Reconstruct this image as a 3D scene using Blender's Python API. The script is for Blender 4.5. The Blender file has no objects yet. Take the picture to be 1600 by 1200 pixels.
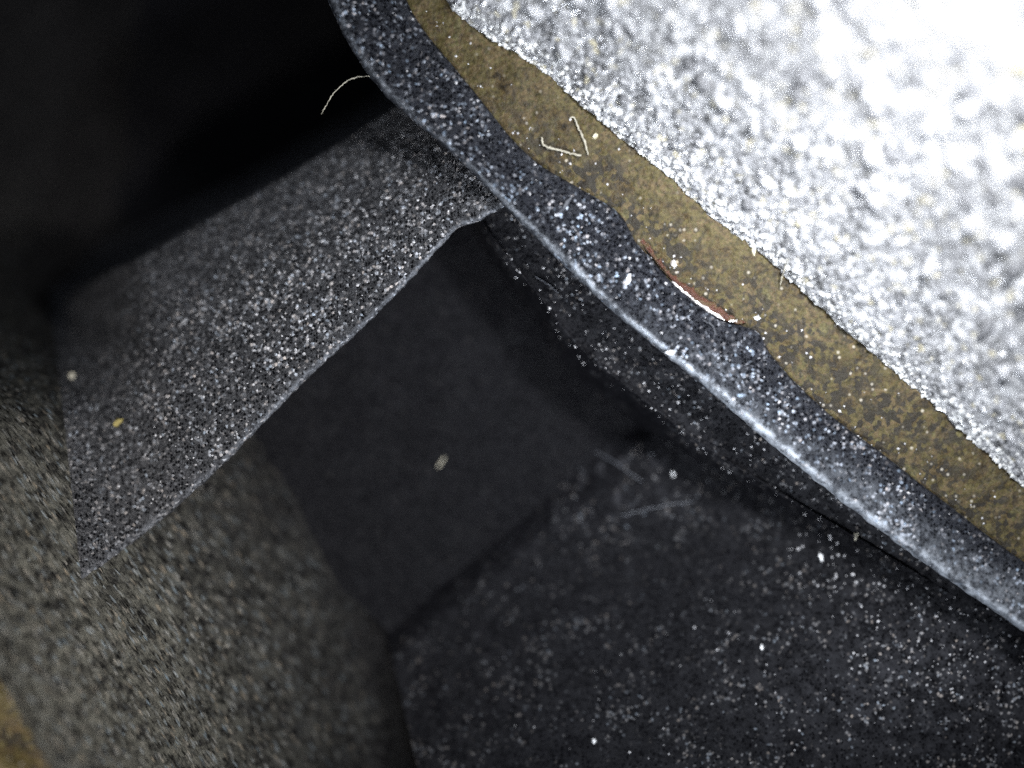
import bpy, bmesh, math, random
import numpy as np
from mathutils import Vector
from mathutils.bvhtree import BVHTree

# ------------------------------------------------------------------ camera, world, lamps, exposure
# one Blender unit is one millimetre; the microscope looks straight down at a field 16 mm wide
sc = bpy.context.scene
sc.unit_settings.system = 'METRIC'
sc.unit_settings.scale_length = 0.001
D = 30.0
cam_d = bpy.data.cameras.new('camera')
cam = bpy.data.objects.new('camera', cam_d)
sc.collection.objects.link(cam)
cam.location = (0, 0, D)
cam_d.sensor_fit = 'HORIZONTAL'
cam_d.sensor_width = 36.0
cam_d.lens = 36.0 * D / 16.0
cam_d.clip_start = 0.5
cam_d.clip_end = 300
cam_d.dof.use_dof = True
cam_d.dof.focus_distance = D + 0.28
cam_d.dof.aperture_fstop = 0.0215
sc.camera = cam

world = bpy.data.worlds.new('World')
sc.world = world
world.use_nodes = True
world.node_tree.nodes['Background'].inputs[0].default_value = (0.75, 0.85, 1.0, 1)
world.node_tree.nodes['Background'].inputs[1].default_value = 0.2

def lamp(name, loc, aim, power, size, col, spread=180):
    l = bpy.data.lights.new(name, 'AREA')
    l.shape = 'DISK'; l.size = size; l.energy = power; l.color = col
    l.spread = math.radians(spread)
    o = bpy.data.objects.new(name, l)
    sc.collection.objects.link(o)
    o.location = loc
    o.rotation_euler = (Vector(aim) - Vector(loc)).to_track_quat('-Z', 'Y').to_euler()
    return o
# white diodes of the microscope's ring: the near one over the plate, a weaker one low at the lower left
lamp('led_lamp', (6.7, 5.8, 8.6), (4.8, 3.0, 1.0), 1200, 2.2, (0.95, 0.98, 1.0), 110)
lamp('led_lamp', (-8.5, -10.5, 13.0), (-7.2, -3.6, 0.0), 390, 2.0, (1.0, 0.97, 0.91), 58)
lamp('led_lamp', (3.5, -15, 14.0), (1.5, 0.5, 0.0), 560, 2.5, (0.88, 0.94, 1.0), 50)

sc.view_settings.view_transform = 'Standard'
sc.view_settings.look = 'None'
sc.view_settings.gamma = 1.0
sc.view_settings.exposure = 0.0
sc.view_settings.use_curve_mapping = False
sc.cycles.use_denoising = False
sc.cycles.max_bounces = 5

rng = random.Random(7)
nrng = np.random.default_rng(11)

# ------------------------------------------------------------------ helpers
def W(px, py, z):
    """point of the place at height z, given in hundredths of a millimetre on the focus plane"""
    k = (D - z) / D
    return (px - 800.0) / 100.0 * k, (600.0 - py) / 100.0 * k

def resample(pts, n):
    P = np.array(pts, float)
    P = np.vstack([2 * P[0] - P[1], P, 2 * P[-1] - P[-2]])
    out = []
    for i in range(1, len(P) - 2):
        p0, p1, p2, p3 = P[i - 1], P[i], P[i + 1], P[i + 2]
        for t in np.linspace(0, 1, 24, endpoint=False):
            out.append(0.5 * ((2 * p1) + (-p0 + p2) * t + (2 * p0 - 5 * p1 + 4 * p2 - p3) * t * t
                              + (-p0 + 3 * p1 - 3 * p2 + p3) * t ** 3))
    out.append(P[-2])
    C = np.array(out)
    s = np.r_[0, np.cumsum(np.linalg.norm(np.diff(C, axis=0), axis=1))]
    q = np.linspace(0, s[-1], n)
    return np.stack([np.interp(q, s, C[:, k]) for k in range(C.shape[1])], 1)

def _hash(ix, iy, seed):
    v = np.sin(ix * 127.1 + iy * 311.7 + seed * 74.7) * 43758.5453
    return v - np.floor(v)

def vnoise(x, y, seed=0):
    ix, iy = np.floor(x), np.floor(y)
    fx, fy = x - ix, y - iy
    fx = fx * fx * (3 - 2 * fx); fy = fy * fy * (3 - 2 * fy)
    a = _hash(ix, iy, seed); b = _hash(ix + 1, iy, seed)
    c = _hash(ix, iy + 1, seed); d = _hash(ix + 1, iy + 1, seed)
    return (a + (b - a) * fx) * (1 - fy) + (c + (d - c) * fx) * fy

def fbm(x, y, seed=0, oct=4, gain=0.5):
    s = 0; a = 1; tot = 0
    for o in range(oct):
        s = s + a * (vnoise(x * 2 ** o, y * 2 ** o, seed + 3 * o) - 0.5); tot += a; a *= gain
    return s / tot

def worley(x, y, seed=0):
    ix, iy = np.floor(x), np.floor(y)
    best = np.full(x.shape, 9.0); val = np.zeros(x.shape)
    for dx in (-1, 0, 1):
        for dy in (-1, 0, 1):
            cx, cy = ix + dx, iy + dy
            px = cx + _hash(cx, cy, seed); py = cy + _hash(cx, cy, seed + 5)
            d = (px - x) ** 2 + (py - y) ** 2
            m = d < best
            best = np.where(m, d, best); val = np.where(m, _hash(cx, cy, seed + 9), val)
    return np.sqrt(best), val

def link_mesh(name, verts, faces, mat, parent=None, smooth=True):
    me = bpy.data.meshes.new(name)
    me.from_pydata([tuple(v) for v in verts], [], faces)
    if smooth:
        me.polygons.foreach_set('use_smooth', [True] * len(me.polygons))
    me.materials.append(mat)
    me.update()
    o = bpy.data.objects.new(name, me)
    sc.collection.objects.link(o)
    if parent is not None:
        o.parent = parent
    return o

SURF = []      # (verts, faces) of every solid surface, used to lay dust and fibres down
def sheet(name, px, py, z, mat, parent=None, attr=None, keep=True, dust=None):
    """a grid of points (arrays n x m) as one mesh; attr: optional wear value for each point"""
    n, m = z.shape
    x, y = W(px, py, z)
    verts = np.stack([x, y, z], -1).reshape(-1, 3)
    idx = np.arange(n * m).reshape(n, m)
    a, b, c, d = idx[:-1, :-1], idx[1:, :-1], idx[1:, 1:], idx[:-1, 1:]
    faces = np.stack([a, b, c, d], -1).reshape(-1, 4)
    # make the faces look up
    p = verts[faces[len(faces) // 2]]
    nz = np.cross(p[1] - p[0], p[2] - p[0])[2]
    if nz < 0:
        faces = faces[:, ::-1]
    faces = faces.tolist()
    o = link_mesh(name, verts, faces, mat, parent)
    if attr is not None:
        at = o.data.attributes.new('wear_and_light', 'FLOAT', 'POINT')
        at.data.foreach_set('value', np.ascontiguousarray(attr.reshape(-1), dtype=np.float32))
    if dust is not None:
        at = o.data.attributes.new('dust', 'FLOAT', 'POINT')
        at.data.foreach_set('value', np.ascontiguousarray(dust.reshape(-1), dtype=np.float32))
    if keep:
        SURF.append((verts, faces))
    return o

def tag(o, label=None, cat=None, group=None, kind=None):
    if label: o['label'] = label
    if cat: o['category'] = cat
    if group: o['group'] = group
    if kind: o['kind'] = kind
    return o

def empty(name, loc):
    o = bpy.data.objects.new(name, None)
    sc.collection.objects.link(o)
    o.location = (0, 0, 0)
    return o

def sstep(a, b, t):
    t = np.clip((t - a) / (b - a), 0, 1)
    return t * t * (3 - 2 * t)

# ------------------------------------------------------------------ materials
class NT:
    def __init__(s, name):
        s.m = bpy.data.materials.new(name); s.m.use_nodes = True
        s.t = s.m.node_tree; s.b = s.t.nodes['Principled BSDF']
        s.co = s.t.nodes.new('ShaderNodeTexCoord').outputs['Object']
    def n(s, kind, **kw):
        nd = s.t.nodes.new(kind)
        for k, v in kw.items():
            if k.startswith('i_'):
                nd.inputs[k[2:].replace('_', ' ')].default_value = v
            else:
                setattr(nd, k, v)
        return nd
    def l(s, a, b):
        s.t.links.new(a, b); return s
    def noise(s, scale, detail=3, rough=0.6, co=None):
        nd = s.n('ShaderNodeTexNoise', i_Scale=scale, i_Detail=detail, i_Roughness=rough)
        s.l(co or s.co, nd.inputs['Vector']); return nd.outputs[0]
    def vor(s, scale, co=None, feature='F1', rand=1.0):
        nd = s.n('ShaderNodeTexVoronoi', feature=feature, i_Scale=scale, i_Randomness=rand)
        s.l(co or s.co, nd.inputs['Vector']); return nd.outputs['Distance'], nd.outputs['Color']
    def ramp(s, f, stops, interp='LINEAR'):
        nd = s.n('ShaderNodeValToRGB'); r = nd.color_ramp; r.interpolation = interp
        while len(r.elements) > 1: r.elements.remove(r.elements[-1])
        for i, (p, c) in enumerate(stops):
            e = r.elements[0] if i == 0 else r.elements.new(p)
            e.position = p
            e.color = (c, c, c, 1) if isinstance(c, (int, float)) else (*c, 1)
        s.l(f, nd.inputs[0]); return nd.outputs[0]
    def mix(s, f, a, b, mode='MIX'):
        nd = s.n('ShaderNodeMix', data_type='RGBA', blend_type=mode)
        for i, v in ((0, f), (6, a), (7, b)):
            sock = nd.inputs[i]
            if isinstance(v, (int, float)): sock.default_value = v if i == 0 else (v, v, v, 1)
            elif isinstance(v, tuple): sock.default_value = (*v, 1)
            else: s.l(v, sock)
        return nd.outputs[2]
    def math(s, op, a, b=0.5):
        nd = s.n('ShaderNodeMath', operation=op)
        for i, v in enumerate((a, b)):
            if isinstance(v, (int, float)): nd.inputs[i].default_value = v
            else: s.l(v, nd.inputs[i])
        return nd.outputs[0]
    def mapped(s, rot=(0, 0, 0), scale=(1, 1, 1)):
        nd = s.n('ShaderNodeMapping', vector_type='TEXTURE'); nd.inputs['Rotation'].default_value = rot
        nd.inputs['Scale'].default_value = scale
        s.l(s.co, nd.inputs['Vector']); return nd.outputs[0]
    def bump(s, h, strength, dist, prev=None):
        nd = s.n('ShaderNodeBump', i_Strength=strength, i_Distance=dist)
        s.l(h, nd.inputs['Height'])
        if prev is not None: s.l(prev, nd.inputs['Normal'])
        return nd.outputs[0]

def plastic(name, base, pale, pit_share, pale_share, scale=12, rough=0.5, streak=None, wear_and_light=None, bump=0.6, spec=0.5, clump=0.3, scuffed=False, dusty=False):
    """black moulding: a fine grain of pits and pale dust; streak = (angle, stretch) of brushed marks"""
    k = NT(name)
    co = k.mapped(rot=(0, 0, streak[0]), scale=(1, streak[1], 1)) if streak else k.co
    d1, c1 = k.vor(scale, co)
    sep = k.n('ShaderNodeSeparateColor'); k.l(c1, sep.inputs[0])
    patch = k.noise(1.6, 4, 0.7)
    r = k.math('ADD', sep.outputs[0], k.math('MULTIPLY', k.math('SUBTRACT', patch, 0.5), clump))
    blob = k.ramp(d1, [(0.2, 1.0), (0.75, 0.35)])
    grain = k.math('MULTIPLY', k.ramp(r, [(1 - pale_share, 0.0), (1 - pale_share * 0.45, 0.35), (1.0, 1.0)]), blob)
    cc = k.n('ShaderNodeCombineColor')
    k.l(sep.outputs[1], cc.inputs[0]); k.l(sep.outputs[2], cc.inputs[2])
    k.l(k.math('MULTIPLY', k.math('ADD', sep.outputs[1], sep.outputs[2]), 0.5), cc.inputs[1])
    hue = k.mix(0.10 if scuffed else 0.18, pale, cc.outputs[0])
    tint = k.mix(k.noise(0.9, 3), tuple(b * 0.7 for b in base), tuple(b * 1.35 for b in base))
    fine = k.ramp(k.noise(scale * 1.7, 2, 0.6, co), [(0.3, 0.45), (0.7, 1.6)])
    tint = k.mix(1.0, tint, fine, 'MULTIPLY')
    if wear_and_light:
        at = k.n('ShaderNodeAttribute', attribute_name='wear_and_light')
        br = k.ramp(k.noise(4.5, 6, 0.75), [(0.40, 0.10), (0.62, 1.0)])
        tint = k.mix(k.math('MULTIPLY', at.outputs['Fac'], br), tint, wear_and_light)
    if dusty:
        du = k.n('ShaderNodeAttribute', attribute_name='dust')  # on the rib these values also hold painted shade
        grain = k.math('MULTIPLY', grain, du.outputs['Fac'])
    if scuffed:
        grain = k.math('MULTIPLY', grain, k.ramp(at.outputs['Fac'], [(0.0, 0.03), (0.5, 1.0)]))
    col = k.mix(grain, tint, hue)
    pit = k.ramp(r, [(pit_share, 1.0), (pit_share + 0.05, 0.0)])
    pit = k.math('MULTIPLY', pit, k.ramp(d1, [(0.30, 1.0), (0.55, 0.3)]))
    if wear_and_light:
        pit = k.math('MULTIPLY', pit, k.math('SUBTRACT', 1.0, k.math('MULTIPLY', at.outputs['Fac'], 0.1 if scuffed else 0.8)))
    col = k.mix(k.math('MULTIPLY', pit, 0.93), col, (0.0015, 0.0015, 0.002))
    k.l(col, k.b.inputs['Base Color'])
    k.b.inputs['Roughness'].default_value = rough
    k.l(k.math('MULTIPLY', k.math('SUBTRACT', 1.0, pit), spec), k.b.inputs['Specular IOR Level'])
    h = k.math('ADD', k.noise(scale * 1.4, 3, 0.65, co), k.math('MULTIPLY', sep.outputs[1], 0.6))
    k.l(k.bump(h, bump, 0.06), k.b.inputs['Normal'])
    return k.m

M = {}
M['rim'] = plastic('rim_plastic', (0.009, 0.010, 0.015), (0.42, 0.45, 0.53), 0.38, 0.24, 22, 0.5, wear_and_light=(0.58, 0.62, 0.69), clump=0.9, spec=0.25, dusty=True)
M['rib'] = plastic('rib_plastic', (0.034, 0.034, 0.038), (0.66, 0.65, 0.69), 0.38, 0.30, 22, 0.5, wear_and_light=(0.34, 0.36, 0.41), bump=0.8, clump=0.4, spec=0.35, dusty=True)
M['pocket'] = plastic('pocket_plastic', (0.0042, 0.0041, 0.0052), (0.30, 0.29, 0.30), 0.22, 0.12, 24, 0.5, wear_and_light=(0.06, 0.06, 0.068), bump=0.35, clump=0.8, spec=0.05, scuffed=True)
M['side'] = plastic('side_plastic', (0.0085, 0.0080, 0.0084), (0.17, 0.166, 0.155), 0.22, 0.36, 32, 0.5, streak=(math.radians(38), 4.5), bump=0.7, wear_and_light=(0.112, 0.108, 0.092), clump=0.25, spec=0.05, scuffed=True)  # the grey stands for scratches and for light painted on the wall

def olive():
    k = NT('dried_adhesive')
    big = k.ramp(k.noise(1.8, 6, 0.75), [(0.34, (0.014, 0.010, 0.005)), (0.43, (0.060, 0.041, 0.017)), (0.50, (0.062, 0.051, 0.018)), (0.56, (0.080, 0.054, 0.027)), (0.62, (0.064, 0.056, 0.020)), (0.74, (0.12, 0.094, 0.055))])
    fine = k.ramp(k.noise(12, 4, 0.75), [(0.34, 0.35), (0.5, 1.0), (0.68, 1.7)])
    col = k.mix(1.0, big, fine, 'MULTIPLY')
    d, c = k.vor(12)
    sep = k.n('ShaderNodeSeparateColor'); k.l(c, sep.inputs[0])
    at = k.n('ShaderNodeAttribute', attribute_name='wear_and_light')
    gr = k.math('MULTIPLY', k.ramp(sep.outputs[0], [(0.35, 0.0), (0.5, 1.0)]), at.outputs['Fac'])
    gr = k.math('MULTIPLY', gr, k.ramp(k.noise(2.2, 4, 0.7), [(0.34, 0.0), (0.5, 1.0)]))
    col = k.mix(k.math('MULTIPLY', gr, 0.9), col, (0.017, 0.014, 0.011))
    sp = k.math('MULTIPLY', k.ramp(sep.outputs[1], [(0.9, 0.0), (0.95, 1.0)]), k.ramp(d, [(0.15, 1.0), (0.4, 0.0)]))
    col = k.mix(k.math('MULTIPLY', sp, k.math('ADD', k.math('MULTIPLY', at.outputs['Fac'], 0.35), 0.08)), col, (0.75, 0.68, 0.58))
    k.l(col, k.b.inputs['Base Color'])
    k.b.inputs['Roughness'].default_value = 0.5
    k.b.inputs['Specular IOR Level'].default_value = 0.22
    k.l(k.bump(k.noise(11, 4, 0.7), 0.7, 0.05), k.b.inputs['Normal'])
    return k.m
M['olive'] = olive()

def metal():
    k = NT('blasted_metal')
    col = k.ramp(k.noise(7, 4, 0.7), [(0.30, (0.15, 0.15, 0.16)), (0.46, (0.30, 0.30, 0.315)), (0.62, (0.85, 0.85, 0.87))])
    mott = k.ramp(k.noise(1.7, 6, 0.75), [(0.36, 0.38), (0.60, 1.0)])
    col = k.mix(1.0, col, mott, 'MULTIPLY')
    d, c = k.vor(10)
    sep = k.n('ShaderNodeSeparateColor'); k.l(c, sep.inputs[0])
    dark = k.ramp(sep.outputs[0], [(0.0, 0.35), (0.5, 1.0)])
    col = k.mix(1.0, col, dark, 'MULTIPLY')
    yel = k.ramp(sep.outputs[2], [(0.90, 0.0), (0.96, 0.55)])
    col = k.mix(yel, col, (0.60, 0.54, 0.38))
    k.l(col, k.b.inputs['Base Color'])
    k.b.inputs['Metallic'].default_value = 0.3
    k.b.inputs['Roughness'].default_value = 0.33
    k.l(k.bump(k.noise(18, 4, 0.7), 0.7, 0.06), k.b.inputs['Normal'])
    return k.m
M['metal'] = metal()

def simple(name, col, rough=0.4, var=0.35, scale=9, metallic=0.0, bump=0.3):
    k = NT(name)
    c = k.mix(k.noise(scale, 4, 0.65), tuple(v * (1 - var) for v in col), tuple(min(1, v * (1 + var)) for v in col))
    k.l(c, k.b.inputs['Base Color'])
    k.b.inputs['Roughness'].default_value = rough
    k.b.inputs['Metallic'].default_value = metallic
    k.l(k.bump(k.noise(scale * 2, 3), bump, 0.03), k.b.inputs['Normal'])
    return k.m
M['grain'] = simple('grain_silver', (0.42, 0.42, 0.44), 0.28, 0.5, 5, 0.4, 0.5)
M['edge'] = simple('glint_silver', (0.78, 0.78, 0.78), 0.3, 0.25, 5, 0.2, 0.3)
M['grain_dark'] = simple('grain_grey', (0.16, 0.16, 0.17), 0.35, 0.5, 6, 0.3, 0.5)
M['grain_yellow'] = simple('grain_straw', (0.46, 0.42, 0.30), 0.35, 0.3, 5, 0.1, 0.5)
def copper():
    k = NT('copper_red')
    c = k.ramp(k.noise(9, 5, 0.75), [(0.36, (0.05, 0.02, 0.010)), (0.48, (0.085, 0.026, 0.015)), (0.60, (0.075, 0.05, 0.018)), (0.72, (0.30, 0.17, 0.12))])
    k.l(c, k.b.inputs['Base Color']); k.b.inputs['Roughness'].default_value = 0.45
    k.l(k.bump(k.noise(16, 4, 0.7), 1.0, 0.06), k.b.inputs['Normal'])
    return k.m
M['copper'] = copper()
M['bright'] = simple('bare_metal', (0.85, 0.80, 0.78), 0.25, 0.1, 6, 0.5, 0.2)
M['lint'] = simple('lint', (0.38, 0.35, 0.28), 0.6)
M['lint_grey'] = simple('lint_grey', (0.06, 0.063, 0.075), 0.5)
M['white'] = simple('white_flake', (0.85, 0.85, 0.87), 0.35, 0.1)
M['yellow'] = simple('yellow_flake', (0.26, 0.21, 0.07), 0.5)
M['dust'] = simple('dust_pale', (0.55, 0.54, 0.56), 0.4, 0.5, 3)

# ------------------------------------------------------------------ outlines (hundredths of a mm)
LIP = [(380, -300), (450, -140), (512, 0), (548, 75), (592, 138), (640, 184), (690, 226), (745, 277), (792, 327), (850, 385),
       (905, 438), (962, 491), (1045, 560), (1100, 604), (1200, 690), (1280, 756), (1360, 818), (1450, 884),
       (1540, 946), (1620, 1000), (1800, 1110), (2000, 1225)]
OUTER = [(510, -300), (585, -130), (640, 0), (668, 48), (712, 102), (756, 156), (798, 210), (842, 252), (888, 280),
         (940, 309), (974, 334), (996, 374), (1020, 402), (1052, 438), (1092, 470), (1128, 497), (1160, 506),
         (1188, 517), (1208, 552), (1252, 602), (1312, 656), (1380, 706), (1452, 761), (1530, 822), (1610, 880), (1800, 1010), (2000, 1140)]
PLATE = [(500, -300), (596, -130), (694, 0), (742, 45), (796, 78), (850, 113), (892, 150), (950, 200), (1002, 240), (1060, 290),
         (1112, 338), (1182, 391), (1250, 451), (1320, 515), (1390, 575), (1452, 627), (1520, 690), (1572, 736),
         (1610, 770), (1800, 930), (2000, 1090)]

# ------------------------------------------------------------------ granular metal plate
plate = empty('metal_plate', (0, 0, 0))
tag(plate, 'grey-white granular metal plate, brightly lit, beyond the olive strip', 'plate')
NS, NT_ = 900, 420
E = resample(PLATE, NS)
tt = np.linspace(0, 1, NT_) ** 1.25
off = tt * 1500.0
nx, ny = 0.66, -0.75
px = E[:, :1] + nx * off[None, :]
py = E[:, 1:] + ny * off[None, :]
def plate_z(px, py, off):
    base = 0.02 + 5.8 * (off / 1000.0) ** 0.95 * (0.85 + 0.3 * fbm(px / 300, py / 300, 4, 2))
    d, v = worley(px / 15.0, py / 19.0, 2)
    d2, v2 = worley(px / 50.0, py / 70.0, 6)
    m = sstep(0.35, 0.75, vnoise(px / 80, py / 80, 13))
    g = 0.045 * (1 - np.clip(d / 0.75, 0, 1) ** 2) * (0.1 + v * v) + 0.05 * (1 - np.clip(d2 / 0.6, 0, 1) ** 2) * v2 * m * sstep(60, 260, off)
    return base + g + 0.36 * fbm(px / 110, py / 150, 9, 6, 0.6)
edge = sstep(0, 26, off)[None, :]
z = plate_z(px, py, np.broadcast_to(off, px.shape))
z = -0.07 + (z + 0.07) * np.sqrt(edge + 0.0)
wob = 5 * fbm(E[:, :1] / 14, E[:, 1:] / 14, 21, 3) * 2
px = px + wob * (1 - sstep(0, 80, off))[None, :]
o = sheet('plate_face', px, py, z, M['metal'], plate)
# loose grains standing out of the face: the largest as pieces of their own
def grain_mesh(seed, seg=8, rings=5):
    r = random.Random(seed); bm = bmesh.new()
    bmesh.ops.create_uvsphere(bm, u_segments=seg, v_segments=rings, radius=1.0)
    ax = (r.uniform(0.75, 1.2), r.uniform(0.9, 1.6), r.uniform(0.45, 0.75))
    for v in bm.verts:
        j = 1 + r.uniform(-0.22, 0.22)
        v.co = Vector((v.co.x * ax[0] * j, v.co.y * ax[1] * j, v.co.z * ax[2] * j))
    me = bpy.data.meshes.new('grain'); bm.to_mesh(me); bm.free()
    me.polygons.foreach_set('use_smooth', [True] * len(me.polygons))
    return me
variants = []
for mk in ('grain', 'grain', 'grain_dark', 'grain_yellow'):
    for i in range(3):
        me = grain_mesh(len(variants) + 3); me.materials.append(M[mk]); variants.append(me)
bvh_plate = BVHTree.FromPolygons([tuple(v) for v in SURF[0][0]], SURF[0][1])
def drop(bvh, px, py, zguess=0.0):
    z = zguess
    for _ in range(3):
        x, y = W(px, py, z)
        h = bvh.ray_cast(Vector((x, y, 8)), Vector((0, 0, -1)))
        if h[0] is None: return None
        z = h[0].z
    return h[0], h[1]
cnt = 0
while cnt < 230:
    s = rng.random(); q = E[int(s * (NS - 1))]
    of = rng.uniform(40, 900)
    gx, gy = q[0] + nx * of, q[1] + ny * of
    if not (-20 < gx < 1640 and -20 < gy < 860): continue
    hit = drop(bvh_plate, gx, gy)
    if hit is None: continue
    me = variants[rng.choice(list(range(6)) * 5 + [6, 7, 8] * 4 + [9, 10])]
    g = bpy.data.objects.new('grain', me); sc.collection.objects.link(g); g.parent = plate
    r = (0.035 + 0.06 * rng.random() ** 2) * (1 + 0.9 * min(1, of / 500))
    g.scale = (r, r * rng.uniform(1, 1.5), r)
    g.rotation_euler = (rng.uniform(-.3, .3), rng.uniform(-.3, .3), rng.gauss(0.3, 0.5))
    g.location = hit[0] + Vector((0, 0, r * 0.15))
    cnt += 1
def scatter(name, pts, rad, mat, parent, seed, flat=0.6):
    """many tiny angular crumbs as one mesh"""
    r = np.random.default_rng(seed)
    base = np.array([(1, 0, 0), (-1, 0, 0), (0, 1, 0), (0, -1, 0), (0, 0, 1), (0, 0, -1)], float)
    fc = np.array([(0, 2, 4), (2, 1, 4), (1, 3, 4), (3, 0, 4), (2, 0, 5), (1, 2, 5), (3, 1, 5), (0, 3, 5)])
    V = []; F = []
    for i, (p, ra) in enumerate(zip(pts, rad)):
        b = base * (ra * r.uniform(0.6, 1.3, (6, 3)))
        b[:, 2] *= flat
        a = r.uniform(0, 6.28); c, s_ = math.cos(a), math.sin(a)
        b = np.stack([b[:, 0] * c - b[:, 1] * s_, b[:, 0] * s_ + b[:, 1] * c, b[:, 2]], 1)
        V.append(b + np.array(p)); F.append(fc + 6 * i)
    o = link_mesh(name, np.vstack(V), np.vstack(F).tolist(), mat, parent, smooth=False)
    return o
pts = []; rad = []
while len(pts) < 5200:
    q = E[rng.randrange(NS)]; of = 8 + 640 * rng.random() ** 1.6
    gx, gy = q[0] + nx * of + rng.uniform(-6, 6), q[1] + ny * of
    if not (300 < gx < 1750 and -150 < gy < 950): continue
    hit = drop(bvh_plate, gx, gy)
    if hit is None: continue
    pts.append(hit[0]); rad.append(rng.uniform(0.022, 0.06))
tag(scatter('grain_crust', pts, rad, M['grain'], plate, 5), kind='stuff')
pts = []; rad = []  # pale crumbs added to imitate the bright glint along the plate edge
while len(pts) < 1500:
    q = E[rng.randrange(NS)]; of = abs(rng.gauss(4, 13))
    gx, gy = q[0] + nx * of + rng.uniform(-6, 6), q[1] + ny * of
    if not (300 < gx < 1750 and -150 < gy < 950): continue
    hit = drop(bvh_plate, gx, gy)
    if hit is None: continue
    pts.append(hit[0] + Vector((0, 0, 0.01))); rad.append(0.012 + 0.05 * rng.random() ** 2)
tag(scatter('edge_glint', pts, rad, M['edge'], plate, 6), kind='stuff')

# ------------------------------------------------------------------ dried adhesive strip
NS, NT_ = 620, 60
A = resample(OUTER, NS); B = resample(PLATE, NS)
dirv = (B - A); dirv /= np.linalg.norm(dirv, axis=1)[:, None]
A2 = A - dirv * 30; B2 = B + dirv * 40
t = np.linspace(0, 1, NT_)[None, :]
px = A2[:, :1] * (1 - t) + B2[:, :1] * t
py = A2[:, 1:] * (1 - t) + B2[:, 1:] * t
z = -0.14 + 0.08 * np.sin(math.pi * t) + 0.10 * fbm(px / 90, py / 90, 31, 4) + 0.05 * fbm(px / 18, py / 18, 33, 3)
grit = (1 - sstep(0.30 + 0.22 * sstep(1100, 1350, px), 0.72 + 0.3 * sstep(1100, 1350, px), t + 0.5 * fbm(px / 60, py / 60, 35, 3)))
grit = grit * sstep(700, 900, px + 0 * t)
strip = sheet('adhesive_strip', px, py, z, M['olive'], None, attr=grit)
tag(strip, 'olive-brown strip of dried adhesive between black rim and bright plate', 'adhesive')
bvh_strip = BVHTree.FromPolygons([tuple(v) for v in SURF[-1][0]], SURF[-1][1])

# ------------------------------------------------------------------ moulded black frame
frame = empty('moulded_frame', (0, 0, 0))
tag(frame, 'black moulded plastic frame with two deep pockets parted by a speckled rib', 'frame')

# rim: a worn rounded bead
NS, NT_ = 900, 46
A = resample(LIP, NS); B = resample(OUTER, NS)
# pair points straight across instead of by length
def across(A, B):
    Bd = np.array(B); out = np.empty_like(A)
    u = np.array((0.74, 0.67)); sA = A @ u; sB = Bd @ u
    o_ = np.argsort(sB)
    for k in range(2): out[:, k] = np.interp(sA, sB[o_], Bd[o_, k])
    return out
B = across(A, B)
edge_n = 4.0 * fbm(A[:, 0] / 14, A[:, 1] / 14, 41, 3)
tdir = B - A; wid = np.linalg.norm(tdir, axis=1)[:, None]; tdir = tdir / wid
A = A + tdir * edge_n[:, None]
tt = np.concatenate([np.linspace(0, 0.25, 16, endpoint=False), np.linspace(0.25, 1, NT_ - 16)])
t = tt[None, :]
px = A[:, :1] * (1 - t) + B[:, :1] * t
py = A[:, 1:] * (1 - t) + B[:, 1:] * t
prof = -0.22 + 0.30 * np.sqrt(np.clip(1 - (1 - np.clip(t / 0.10, 0, 1)) ** 2, 0, 1))     # rounded lip
prof = prof - 0.10 * sstep(0.18, 0.55, t) + 0.02 * sstep(0.6, 0.85, t) - 0.22 * sstep(0.93, 1.0, t)
z = prof + 0.05 * fbm(px / 40, py / 40, 43, 4) + 0.02 * fbm(px / 10, py / 10, 45, 3)
s = np.linspace(0, 1, NS)[:, None]
along = A[:, :1]
wear_and_light = np.exp(-((t - 0.065) / (0.042 + 0.035 * sstep(1050, 1200, along))) ** 2) * (0.35 + 0.75 * sstep(700, 980, along) + 0.4 * sstep(950, 1080, along) * (1 - sstep(1220, 1330, along)))  # abrasion whitening of the lip, with its highlight painted in too
wear_and_light = wear_and_light + 0.10 * np.exp(-((t - 0.28) / 0.2) ** 2) * sstep(850, 1150, along)
wear_and_light = wear_and_light + 0.09 * sstep(1230, 1350, along) * (1 - sstep(0.45, 0.8, t)) + 0.12 * sstep(1480, 1560, along) * (1 - sstep(0.6, 0.95, t))
dust_and_shade = (1 - 0.6 * sstep(0.6, 0.97, t)) * (0.6 + 0.6 * sstep(0.35, 0.6, vnoise(px / 70, py / 70, 47))) + 0 * px
sheet('rim', px, py, z, M['rim'], frame, attr=np.clip(wear_and_light, 0, 1), dust=dust_and_shade)

# wall under the rim, falling into the lower pocket
FOOT = [(700, 250), (738, 365), (778, 440), (826, 505), (872, 580), (958, 652), (1075, 738), (1200, 802), (1350, 872),
        (1500, 952), (1610, 1012), (1800, 1115), (2000, 1225)]
NS, NT_ = 420, 60
LIPW = [p for p in LIP if p[0] >= 690]
A = resample([(660, 200)] + LIPW, NS); B = resample(FOOT, NS)
t = np.linspace(0, 1, NT_)[None, :]
A = A + np.array((5, -5))
px = A[:, :1] * (1 - t) + B[:, :1] * t
py = A[:, 1:] * (1 - t) + B[:, 1:] * t
z = -0.20 - 0.35 * sstep(0, 0.08, t) - 0.22 * t - 1.2 * sstep(0.60, 1.0, t)
z = z + 0.07 * fbm(px / 30, py / 30, 51, 4) + 0.09 * np.exp(-((t - 0.62) / 0.035) ** 2)
wear_and_light = 0.36 * (1 - sstep(0.0, 0.75, t + 0.4 * fbm(px / 60, py / 60, 53, 3))) + 0.05 + 0.35 * np.exp(-((t - 0.66) / 0.04) ** 2) * (1 - sstep(1080, 1250, px)) * sstep(0.4, 0.6, 0.5 + fbm(px / 60, py / 60, 52, 3))
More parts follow.
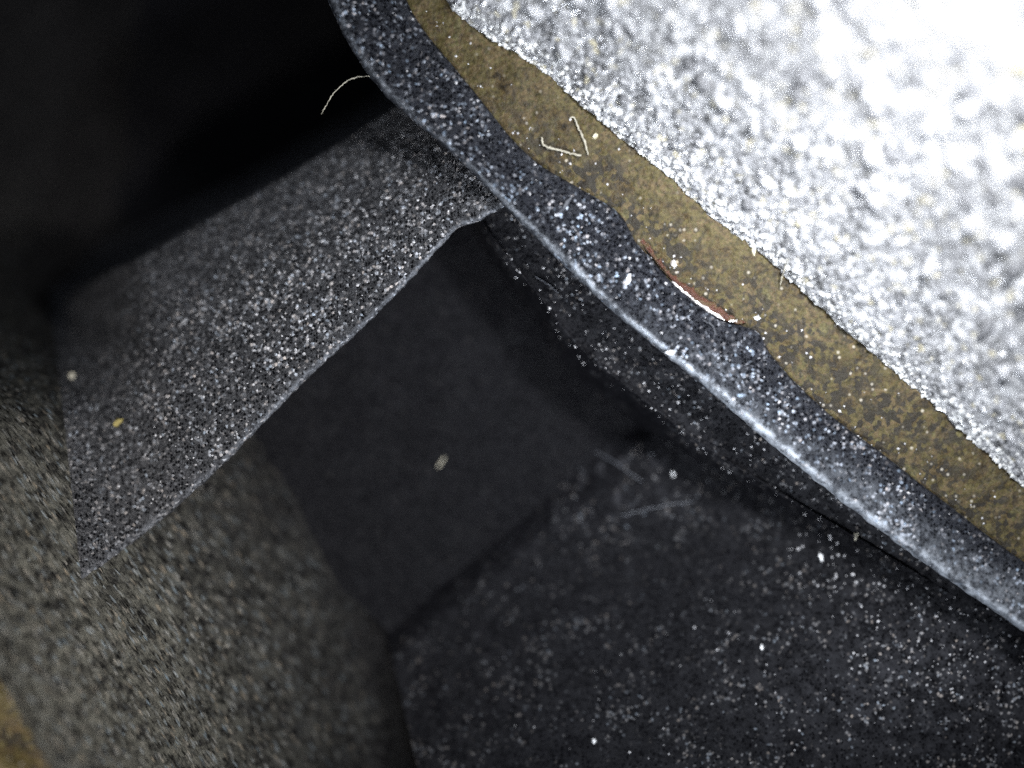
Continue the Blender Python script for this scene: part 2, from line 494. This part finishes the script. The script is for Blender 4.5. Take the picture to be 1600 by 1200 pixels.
sheet('inner_wall', px, py, z, M['pocket'], frame, attr=wear_and_light)
# wall under the rim in the upper pocket (straight down)
A = resample([(360, -340), (512, 0), (548, 75), (592, 138), (640, 184), (700, 235)], 120)
t = np.linspace(0, 1, 20)[None, :]
px = A[:, :1] + 6 + 30 * t; py = A[:, 1:] - 4 + 30 * t
z = -0.15 - 4.5 * t + 0 * px
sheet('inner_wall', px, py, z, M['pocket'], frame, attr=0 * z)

# floors
def quad_sheet(name, P00, P10, P11, P01, n, m, zf, mat, attr=None):
    u = np.linspace(0, 1, n)[:, None]; v = np.linspace(0, 1, m)[None, :]
    px = P00[0] * (1 - u) * (1 - v) + P10[0] * u * (1 - v) + P11[0] * u * v + P01[0] * (1 - u) * v
    py = P00[1] * (1 - u) * (1 - v) + P10[1] * u * (1 - v) + P11[1] * u * v + P01[1] * (1 - u) * v
    z = zf(px, py, u, v)
    return sheet(name, px, py, z, mat, frame, attr=attr(px, py, u, v) if attr else None)
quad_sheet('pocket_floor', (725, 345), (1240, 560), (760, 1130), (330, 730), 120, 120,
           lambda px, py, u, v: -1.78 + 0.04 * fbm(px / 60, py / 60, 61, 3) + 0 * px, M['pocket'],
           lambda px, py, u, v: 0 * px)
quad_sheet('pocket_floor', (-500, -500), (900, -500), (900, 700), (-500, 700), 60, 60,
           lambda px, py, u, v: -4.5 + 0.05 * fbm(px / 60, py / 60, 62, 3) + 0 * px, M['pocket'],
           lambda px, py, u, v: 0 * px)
# raised step in the lower right of the lower pocket
EDGE = [(602, 985), (644, 936), (720, 868), (800, 800), (870, 738), (918, 700), (985, 650), (1060, 590)]
FAR = [(830, 1950), (1000, 1850), (1200, 1700), (1500, 1600), (1800, 1500), (2100, 1350), (2100, 1100), (2000, 900)]
NS, NT_ = 260, 200
A = resample(EDGE, NS); B = resample(FAR, NS)
tt = np.linspace(0, 1, NT_)[None, :] ** 1.5
t = tt
px = A[:, :1] * (1 - t) + B[:, :1] * t
py = A[:, 1:] * (1 - t) + B[:, 1:] * t
z = -1.84 + 0.30 * sstep(0, 0.06, t) + 0.96 * sstep(0.02, 0.5, t) ** 0.8 + 0.08 * fbm(px / 50, py / 50, 65, 4)
wear_and_light = 0.08 * sstep(0.01, 0.04, t) + 0.08 * sstep(0.03, 0.45, t + 0.3 * fbm(px / 120, py / 120, 68, 3)) + 0.5 * np.exp(-(((px - 1480) / 230) ** 2 + ((py - 1070) / 120) ** 2))  # dust and scuffs, plus a bluish sheen painted at the lower right
wear_and_light = wear_and_light + 0.45 * np.exp(-(((px - 960) / 95) ** 2 + ((py - 740) / 60) ** 2)) * (fbm(px / 14, py / 26, 67, 3) > 0.05)
sheet('floor_step', px, py, z, M['pocket'], frame, attr=wear_and_light)

# side wall on the left, rising towards the camera up to the opposite rim
LOW = [(420, -420), (420, -100), (400, 150), (370, 380), (385, 520), (470, 640), (505, 700), (560, 790), (632, 928), (640, 1000), (655, 1090), (690, 1210), (800, 1450), (900, 1700)]
HIGH = [(-430, -420), (-420, -100), (-400, 150), (-370, 350), (-330, 500), (-290, 600), (-240, 690), (-170, 800), (-100, 910), (-30, 1020), (40, 1130), (100, 1240), (230, 1450), (400, 1750)]
NS, NT_ = 520, 220
A = resample(LOW, NS); B = resample(HIGH, NS)
t = np.linspace(0, 1, NT_)[None, :]
px = A[:, :1] * (1 - t) + B[:, :1] * t
py = A[:, 1:] * (1 - t) + B[:, 1:] * t
up = 1 - sstep(330, 640, A[:, 1:])
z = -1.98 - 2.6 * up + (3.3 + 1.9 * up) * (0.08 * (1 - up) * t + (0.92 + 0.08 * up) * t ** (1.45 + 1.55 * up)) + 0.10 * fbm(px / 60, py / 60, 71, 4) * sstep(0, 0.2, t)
wear_and_light = (0.42 * sstep(0.0, 0.55, t + 0.3 * fbm(px / 80, py / 80, 74, 4)) + 0.66 * sstep(0.42, 0.85, t)) * sstep(420, 900, py + 0.3 * px)  # scratched grey, with the wall's dark-to-bright shading painted in
wear_and_light = wear_and_light + 0.45 * sstep(0.36, 0.66, t) * sstep(200, 620, py)  # hazy glow up the left edge, painted into the colour
wear_and_light = np.clip(wear_and_light, 0, 1)
sheet('side_wall', px, py, z, M['side'], frame, attr=wear_and_light)

# rib across the channel
TOPE = [(660, 140), (597, 181), (520, 232), (430, 287), (330, 342), (230, 398), (140, 450), (60, 530)]
BOTE = [(800, 318), (748, 346), (712, 362), (640, 440), (560, 520), (500, 574), (420, 654), (350, 726), (255, 812), (180, 870), (90, 935)]
NS, NT_ = 520, 190
A = resample(TOPE, NS); B = resample(BOTE, NS)
nA = np.array([0.5, 0.86])
B = B + nA * (2.2 * 2 * fbm(B[:, 0] / 8, B[:, 1] / 8, 81, 3))[:, None]
ext = np.concatenate([np.linspace(-0.12, 0, 14, endpoint=False), np.linspace(0, 1, NT_ - 22, endpoint=False), np.full(8, 1.0)])
t = np.clip(ext, -0.2, 1)[None, :]
px = A[:, :1] * (1 - t) + B[:, :1] * t
py = A[:, 1:] * (1 - t) + B[:, 1:] * t
s = np.linspace(0, 1, NS)[:, None]
z = -1.30 + 1.0 * (1 - (1 - np.clip(t, 0, 1)) ** 1.6) + 0.06 * fbm(px / 40, py / 40, 83, 4) + 0.03 * fbm(px / 9, py / 9, 85, 3)
z = z - 3.0 * (1 - sstep(-0.12, 0, t)) - 0.12 * sstep(0.955, 1.0, t) ** 2
z = z + 0.10 * (1 - sstep(0.0, 0.12, s)) 
bvh_side = BVHTree.FromPolygons([tuple(v) for v in SURF[-1][0]], SURF[-1][1])
i0 = int(NS * 0.70)
for i in range(i0, NS):
    f = float(sstep(0.70, 0.97, i / (NS - 1)))
    for j in range(NT_ - 8):
        h = drop(bvh_side, px[i, j], py[i, j])
        if h is not None:
            z[i, j] += f * (h[0].z + 0.06 - 0.25 * float(sstep(0.93, 1.0, i / (NS - 1))) - z[i, j])
    z[i, NT_ - 8:] = z[i, NT_ - 9]
drop_ = np.concatenate([np.zeros(NT_ - 8), np.linspace(0.12, 2.2, 8)])[None, :]
z = z - drop_
px = px - drop_ * 6; py = py - drop_ * 6      # the flank leans back under the edge
wear_and_light = np.clip(0.6 * np.exp(-((t - 0.982) / 0.018) ** 2) * (1 - 0.6 * sstep(0.45, 0.75, s)) + 0 * px, 0, 1)  # highlight along the rib's lower edge, painted into the colour
wear_and_light = wear_and_light * (drop_ == 0)
dust_and_shade = (1 - 0.5 * sstep(0.45, 0.92, s)) * (0.35 + 0.65 * sstep(0.05, 0.6, t)) * (0.6 + 0.6 * vnoise(px / 90, py / 90, 88))  # dust amount, with shade painted in towards the left end and upper edge
sheet('rib', px, py, z, M['rib'], frame, attr=wear_and_light, dust=dust_and_shade)

# strip of the same adhesive beyond the opposite rim, lower left
H2 = resample(HIGH, 200)
t = np.linspace(0, 1, 50)[None, :]
px = H2[:, :1] + 8 - 420 * t + 26 * fbm(H2[:, :1] / 40, H2[:, 1:] / 40, 93, 3) * 2; py = H2[:, 1:] - 28 + 300 * t
z = 0.72 + 0.50 * sstep(0, 0.3, t) + 0.25 * fbm(px / 70, py / 70, 91, 4)
far_strip = sheet('adhesive_strip', px, py, z, M['olive'], None, attr=1.0 * (fbm(px / 30, py / 30, 92, 3) > -0.05) + 0 * px)
tag(far_strip, 'blurred patch of olive adhesive in the lower left corner of the view', 'adhesive')

# ------------------------------------------------------------------ things lying on it
allv = []; allf = []; b0 = 0
for v, f in SURF:
    allv += [tuple(p) for p in v]; allf += [tuple(i + b0 for i in q) for q in f]; b0 += len(v)
bvh = BVHTree.FromPolygons(allv, allf)

def tube(name, pts, r, mat, seg=6):
    """fibre laid over the surface through the given outline points; each point may carry a height above it"""
    P = resample([p[:2] for p in pts], max(10, 6 * len(pts)))
    hs = np.interp(np.linspace(0, 1, len(P)), np.linspace(0, 1, len(pts)), [p[2] if len(p) > 2 else 0.02 for p in pts])
    P = P + 0.5 * nrng.standard_normal(P.shape)
    C = []
    for (x, y), h in zip(P, hs):
        if len(pts[0]) > 3:      # hangs free from the rim
            zz = float(np.interp(len(C) / (len(P) - 1), np.linspace(0, 1, len(pts)), [p[3] for p in pts]))
        else:
            zz = drop(bvh, x, y)[0].z + h + r * 0.6
        wx, wy = W(x, y, zz); C.append(Vector((wx, wy, zz)))
    zs = np.array([c.z for c in C]); zs = np.convolve(np.pad(zs, 2, 'edge'), np.ones(5) / 5, 'valid')
    C = [Vector((c.x, c.y, zz)) for c, zz in zip(C, zs)]
    V = []; F = []
    for i, c in enumerate(C):
        d = (C[min(i + 1, len(C) - 1)] - C[max(i - 1, 0)]).normalized()
        a = d.cross(Vector((0, 0, 1))).normalized(); b = a.cross(d)
        rr = r * (0.45 + 0.55 * math.sin(math.pi * (i + 0.6) / (len(C) + 0.2)) ** 0.5) * rng.uniform(0.6, 1.3)
        for k in range(seg):
            th = 2 * math.pi * k / seg
            V.append(c + a * rr * math.cos(th) + b * rr * math.sin(th))
    for i in range(len(C) - 1):
        for k in range(seg):
            k2 = (k + 1) % seg
            F.append((i * seg + k, i * seg + k2, (i + 1) * seg + k2, (i + 1) * seg + k))
    F.append(tuple(range(seg))[::-1]); F.append(tuple(range((len(C) - 1) * seg, len(C) * seg)))
    return link_mesh(name, V, F, mat)

FIB = [
    ([(502, 178, 0, -0.45), (517, 152, 0, -0.35), (535, 132, 0, -0.25), (552, 122, 0, -0.2), (568, 119, 0, -0.15), (584, 120, 0, -0.12)], 0.010, 'lint', 'curved pale hair sticking out of the rim over the dark upper pocket'),
    ([(846, 214), (851, 228), (872, 234), (893, 240), (909, 243)], 0.021, 'lint', 'white bent fibre lying on the olive strip near the rim'),
    ([(889, 184), (897, 184), (905, 203), (913, 220), (919, 242)], 0.018, 'lint', 'white hooked fibre standing highest on the olive strip'),
    ([(970, 806), (1010, 796), (1050, 788), (1085, 784)], 0.014, 'lint_grey', 'thin grey fibre on the floor of the lower pocket'),
    ([(930, 705), (960, 722), (985, 740), (1003, 752)], 0.014, 'lint_grey', 'faint straight hair at the corner of the raised floor step'),
    ([(684, 730), (690, 722), (695, 714)], 0.018, 'lint', 'tiny pale fibre on the dark lower pocket floor'),
    ([(835, 430), (850, 440), (862, 448), (873, 458)], 0.013, 'lint_grey', 'short wavy fibre on the wall below the rim'),
    ([(1231, 404, 0.1), (1226, 420, 0.1), (1221, 436, 0.1), (1219, 446, 0.05)], 0.010, 'lint', 'upright fine fibre crossing the edge of the bright plate'),
    ([(1098, 500, .01), (1112, 508, .01), (1117, 520, .01), (1115, 528, .01)], 0.014, 'lint_grey', 'small curled hair in the chipped notch of the rim'),
]
for pts, r, mk, lab in FIB:
    tag(tube('lint_fibre', pts, r, M[mk]), lab, 'fibre', 'loose fibres')

def flake(name, x, y, w, h, ang, mat, lab, cat='flake', thick=0.03, grp=None):
    hit = drop(bvh, x, y)
    r = random.Random(int(x * 7 + y)); n = 9; V = []; F = []
    for lv in (-1, 1):
        for k in range(n):
            th = 2 * math.pi * k / n
            rr = r.uniform(0.55, 1.2) if lv < 0 else r.uniform(0.45, 0.95)
            V.append(Vector((w / 200 * math.cos(th) * rr, h / 200 * math.sin(th) * rr, lv * thick * (0.5 + 0.2 * r.random()))))
    F.append(tuple(range(n))[::-1]); F.append(tuple(range(n, 2 * n)))
    for k in range(n): F.append((k, (k + 1) % n, n + (k + 1) % n, n + k))
    o = link_mesh(name, V, F, mat, None, smooth=False)
    q = hit[1].to_track_quat('Z', 'Y')
    o.rotation_mode = 'QUATERNION'
    from mathutils import Quaternion
    o.rotation_quaternion = q.slerp(Quaternion((1, 0, 0, 0)), 0.5) @ Quaternion((0, 0, 1), math.radians(ang))
    o.location = hit[0] + Vector((0, 0, thick * 0.4))
    tag(o, lab, cat, grp)
    return o
flake('flake', 981, 438, 22, 9, 0, M['white'], 'bright white flake on the black rim above the lip')
flake('flake', 1047, 551, 16, 9, 20, M['white'], 'white chip on the pale lower lip of the rim')
flake('flake', 885, 318, 34, 8, 2, M['lint_grey'], 'flat grey flake on the rim below the olive strip')
flake('flake', 1052, 741, 10, 6, 10, M['white'], 'white crumb on the wall of the lower pocket')
flake('flake', 1182, 497, 13, 7, 5, M['white'], 'white crumb at the lower end of the copper sliver')
flake('flake', 1053, 412, 11, 14, 30, M['bright'], 'pinkish pale crumb at the upper end of the copper sliver')
flake('flake', 184, 660, 12, 20, 20, M['yellow'], 'yellow crumb on the left end of the rib')
flake('flake', 113, 588, 16, 14, 40, M['lint'], 'small pale crumb beside the left end of the rib')
flake('flake', 1178, 391, 20, 9, -40, M['grain_yellow'], 'cream crumb on the edge of the bright plate')
flake('flake', 930, 213, 13, 8, -20, M['grain_yellow'], 'yellowish crumb beside the hooked white fibre')
flake('flake', 1283, 871, 15, 8, -15, M['white'], 'small white crumb on the lower pocket wall under the lip')
flake('flake', 1338, 837, 16, 8, 0, M['lint'], 'pale crumb just under the lower lip of the rim')
flake('flake', 1190, 1011, 11, 6, 0, M['white'], 'white crumb on the lower pocket floor near the bottom')
flake('flake', 928, 1158, 10, 7, 0, M['white'], 'white crumb on the floor step at the bottom')

# copper-red sliver bared where the rim is chipped, with its shiny edge
top_ = resample([(1004, 372), (1036, 411), (1060, 437), (1092, 456), (1117, 474), (1140, 493), (1165, 503)], 60)
bot_ = resample([(1000, 378), (1030, 416), (1056, 445), (1090, 474), (1128, 499), (1152, 507), (1166, 504)], 60)
t = np.linspace(0, 1, 12)[None, :]
top_ = top_ + np.concatenate([14 * fbm(top_[:, :1] / 6, top_[:, 1:] / 6, 97, 3), 16 * fbm(top_[:, :1] / 6, top_[:, 1:] / 6, 98, 3)], 1)
px = bot_[:, :1] * (1 - t) + top_[:, :1] * t; py = bot_[:, 1:] * (1 - t) + top_[:, 1:] * t
z = -0.07 + 0.05 * np.sin(math.pi * np.clip(t, 0, 1)) * np.sin(np.linspace(0.05, math.pi - 0.05, 60))[:, None] + 0.06 * fbm(px / 12, py / 12, 95, 3)
z[:, 0] -= 0.2; z[:, -1] -= 0.2
sliver = sheet('copper_sliver', px, py, z, M['copper'], None, keep=False)
tag(sliver, 'copper-red sliver bared in the chipped notch of the black rim', 'sliver')
edge_o = tube('bright_edge', [(1050, 440, .0), (1066, 454, .02), (1090, 473, .03), (1126, 496, .03), (1152, 503, .02)], 0.03, M['bright'])
edge_o.parent = sliver

# dust: uncountable pale crumbs over the moulding and grit in the adhesive
def dust_on(region_pts, n, jit, rmin, rmax, zmin=-1.0):
    P = []; R_ = []
    while len(P) < n:
        a = rng.choice(region_pts); x, y = a[0] + rng.gauss(0, jit), a[1] + rng.gauss(0, jit)
        hit = drop(bvh, x, y)
        if hit is None or hit[0].z < zmin: continue
        P.append(hit[0]); R_.append(rmin + (rmax - rmin) * rng.random() ** 3)
    return P, R_
lip_pts = resample(LIP[2:-2], 80).tolist(); mid_pts = [(a[0] - 45, a[1] + 70) for a in lip_pts if a[0] > 780]
P1, R1 = dust_on(mid_pts, 330, 45, 0.010, 0.030)
P2, R2 = dust_on([(x, y) for x in range(700, 1650, 60) for y in range(800, 1250, 60) if y > 1640 - x], 110, 40, 0.008, 0.026)
P3, R3 = dust_on([(a[0] + (b[0] - a[0]) * k, a[1] + (b[1] - a[1]) * k) for a, b in zip(resample(TOPE[1:6], 40), resample(BOTE[2:-1], 40)) for k in (0.3, 0.5, 0.7, 0.85)], 300, 22, 0.010, 0.030)
P4, R4 = dust_on(resample(OUTER[2:-3], 90).tolist(), 170, 30, 0.010, 0.030)
dust = scatter('dust', P1 + P2 + P3 + P4, R1 + R2 + R3 + R4, M['dust'], None, 8)
tag(dust, 'fine pale dust crumbs sprinkled over the black frame and olive strip', 'dust', kind='stuff')
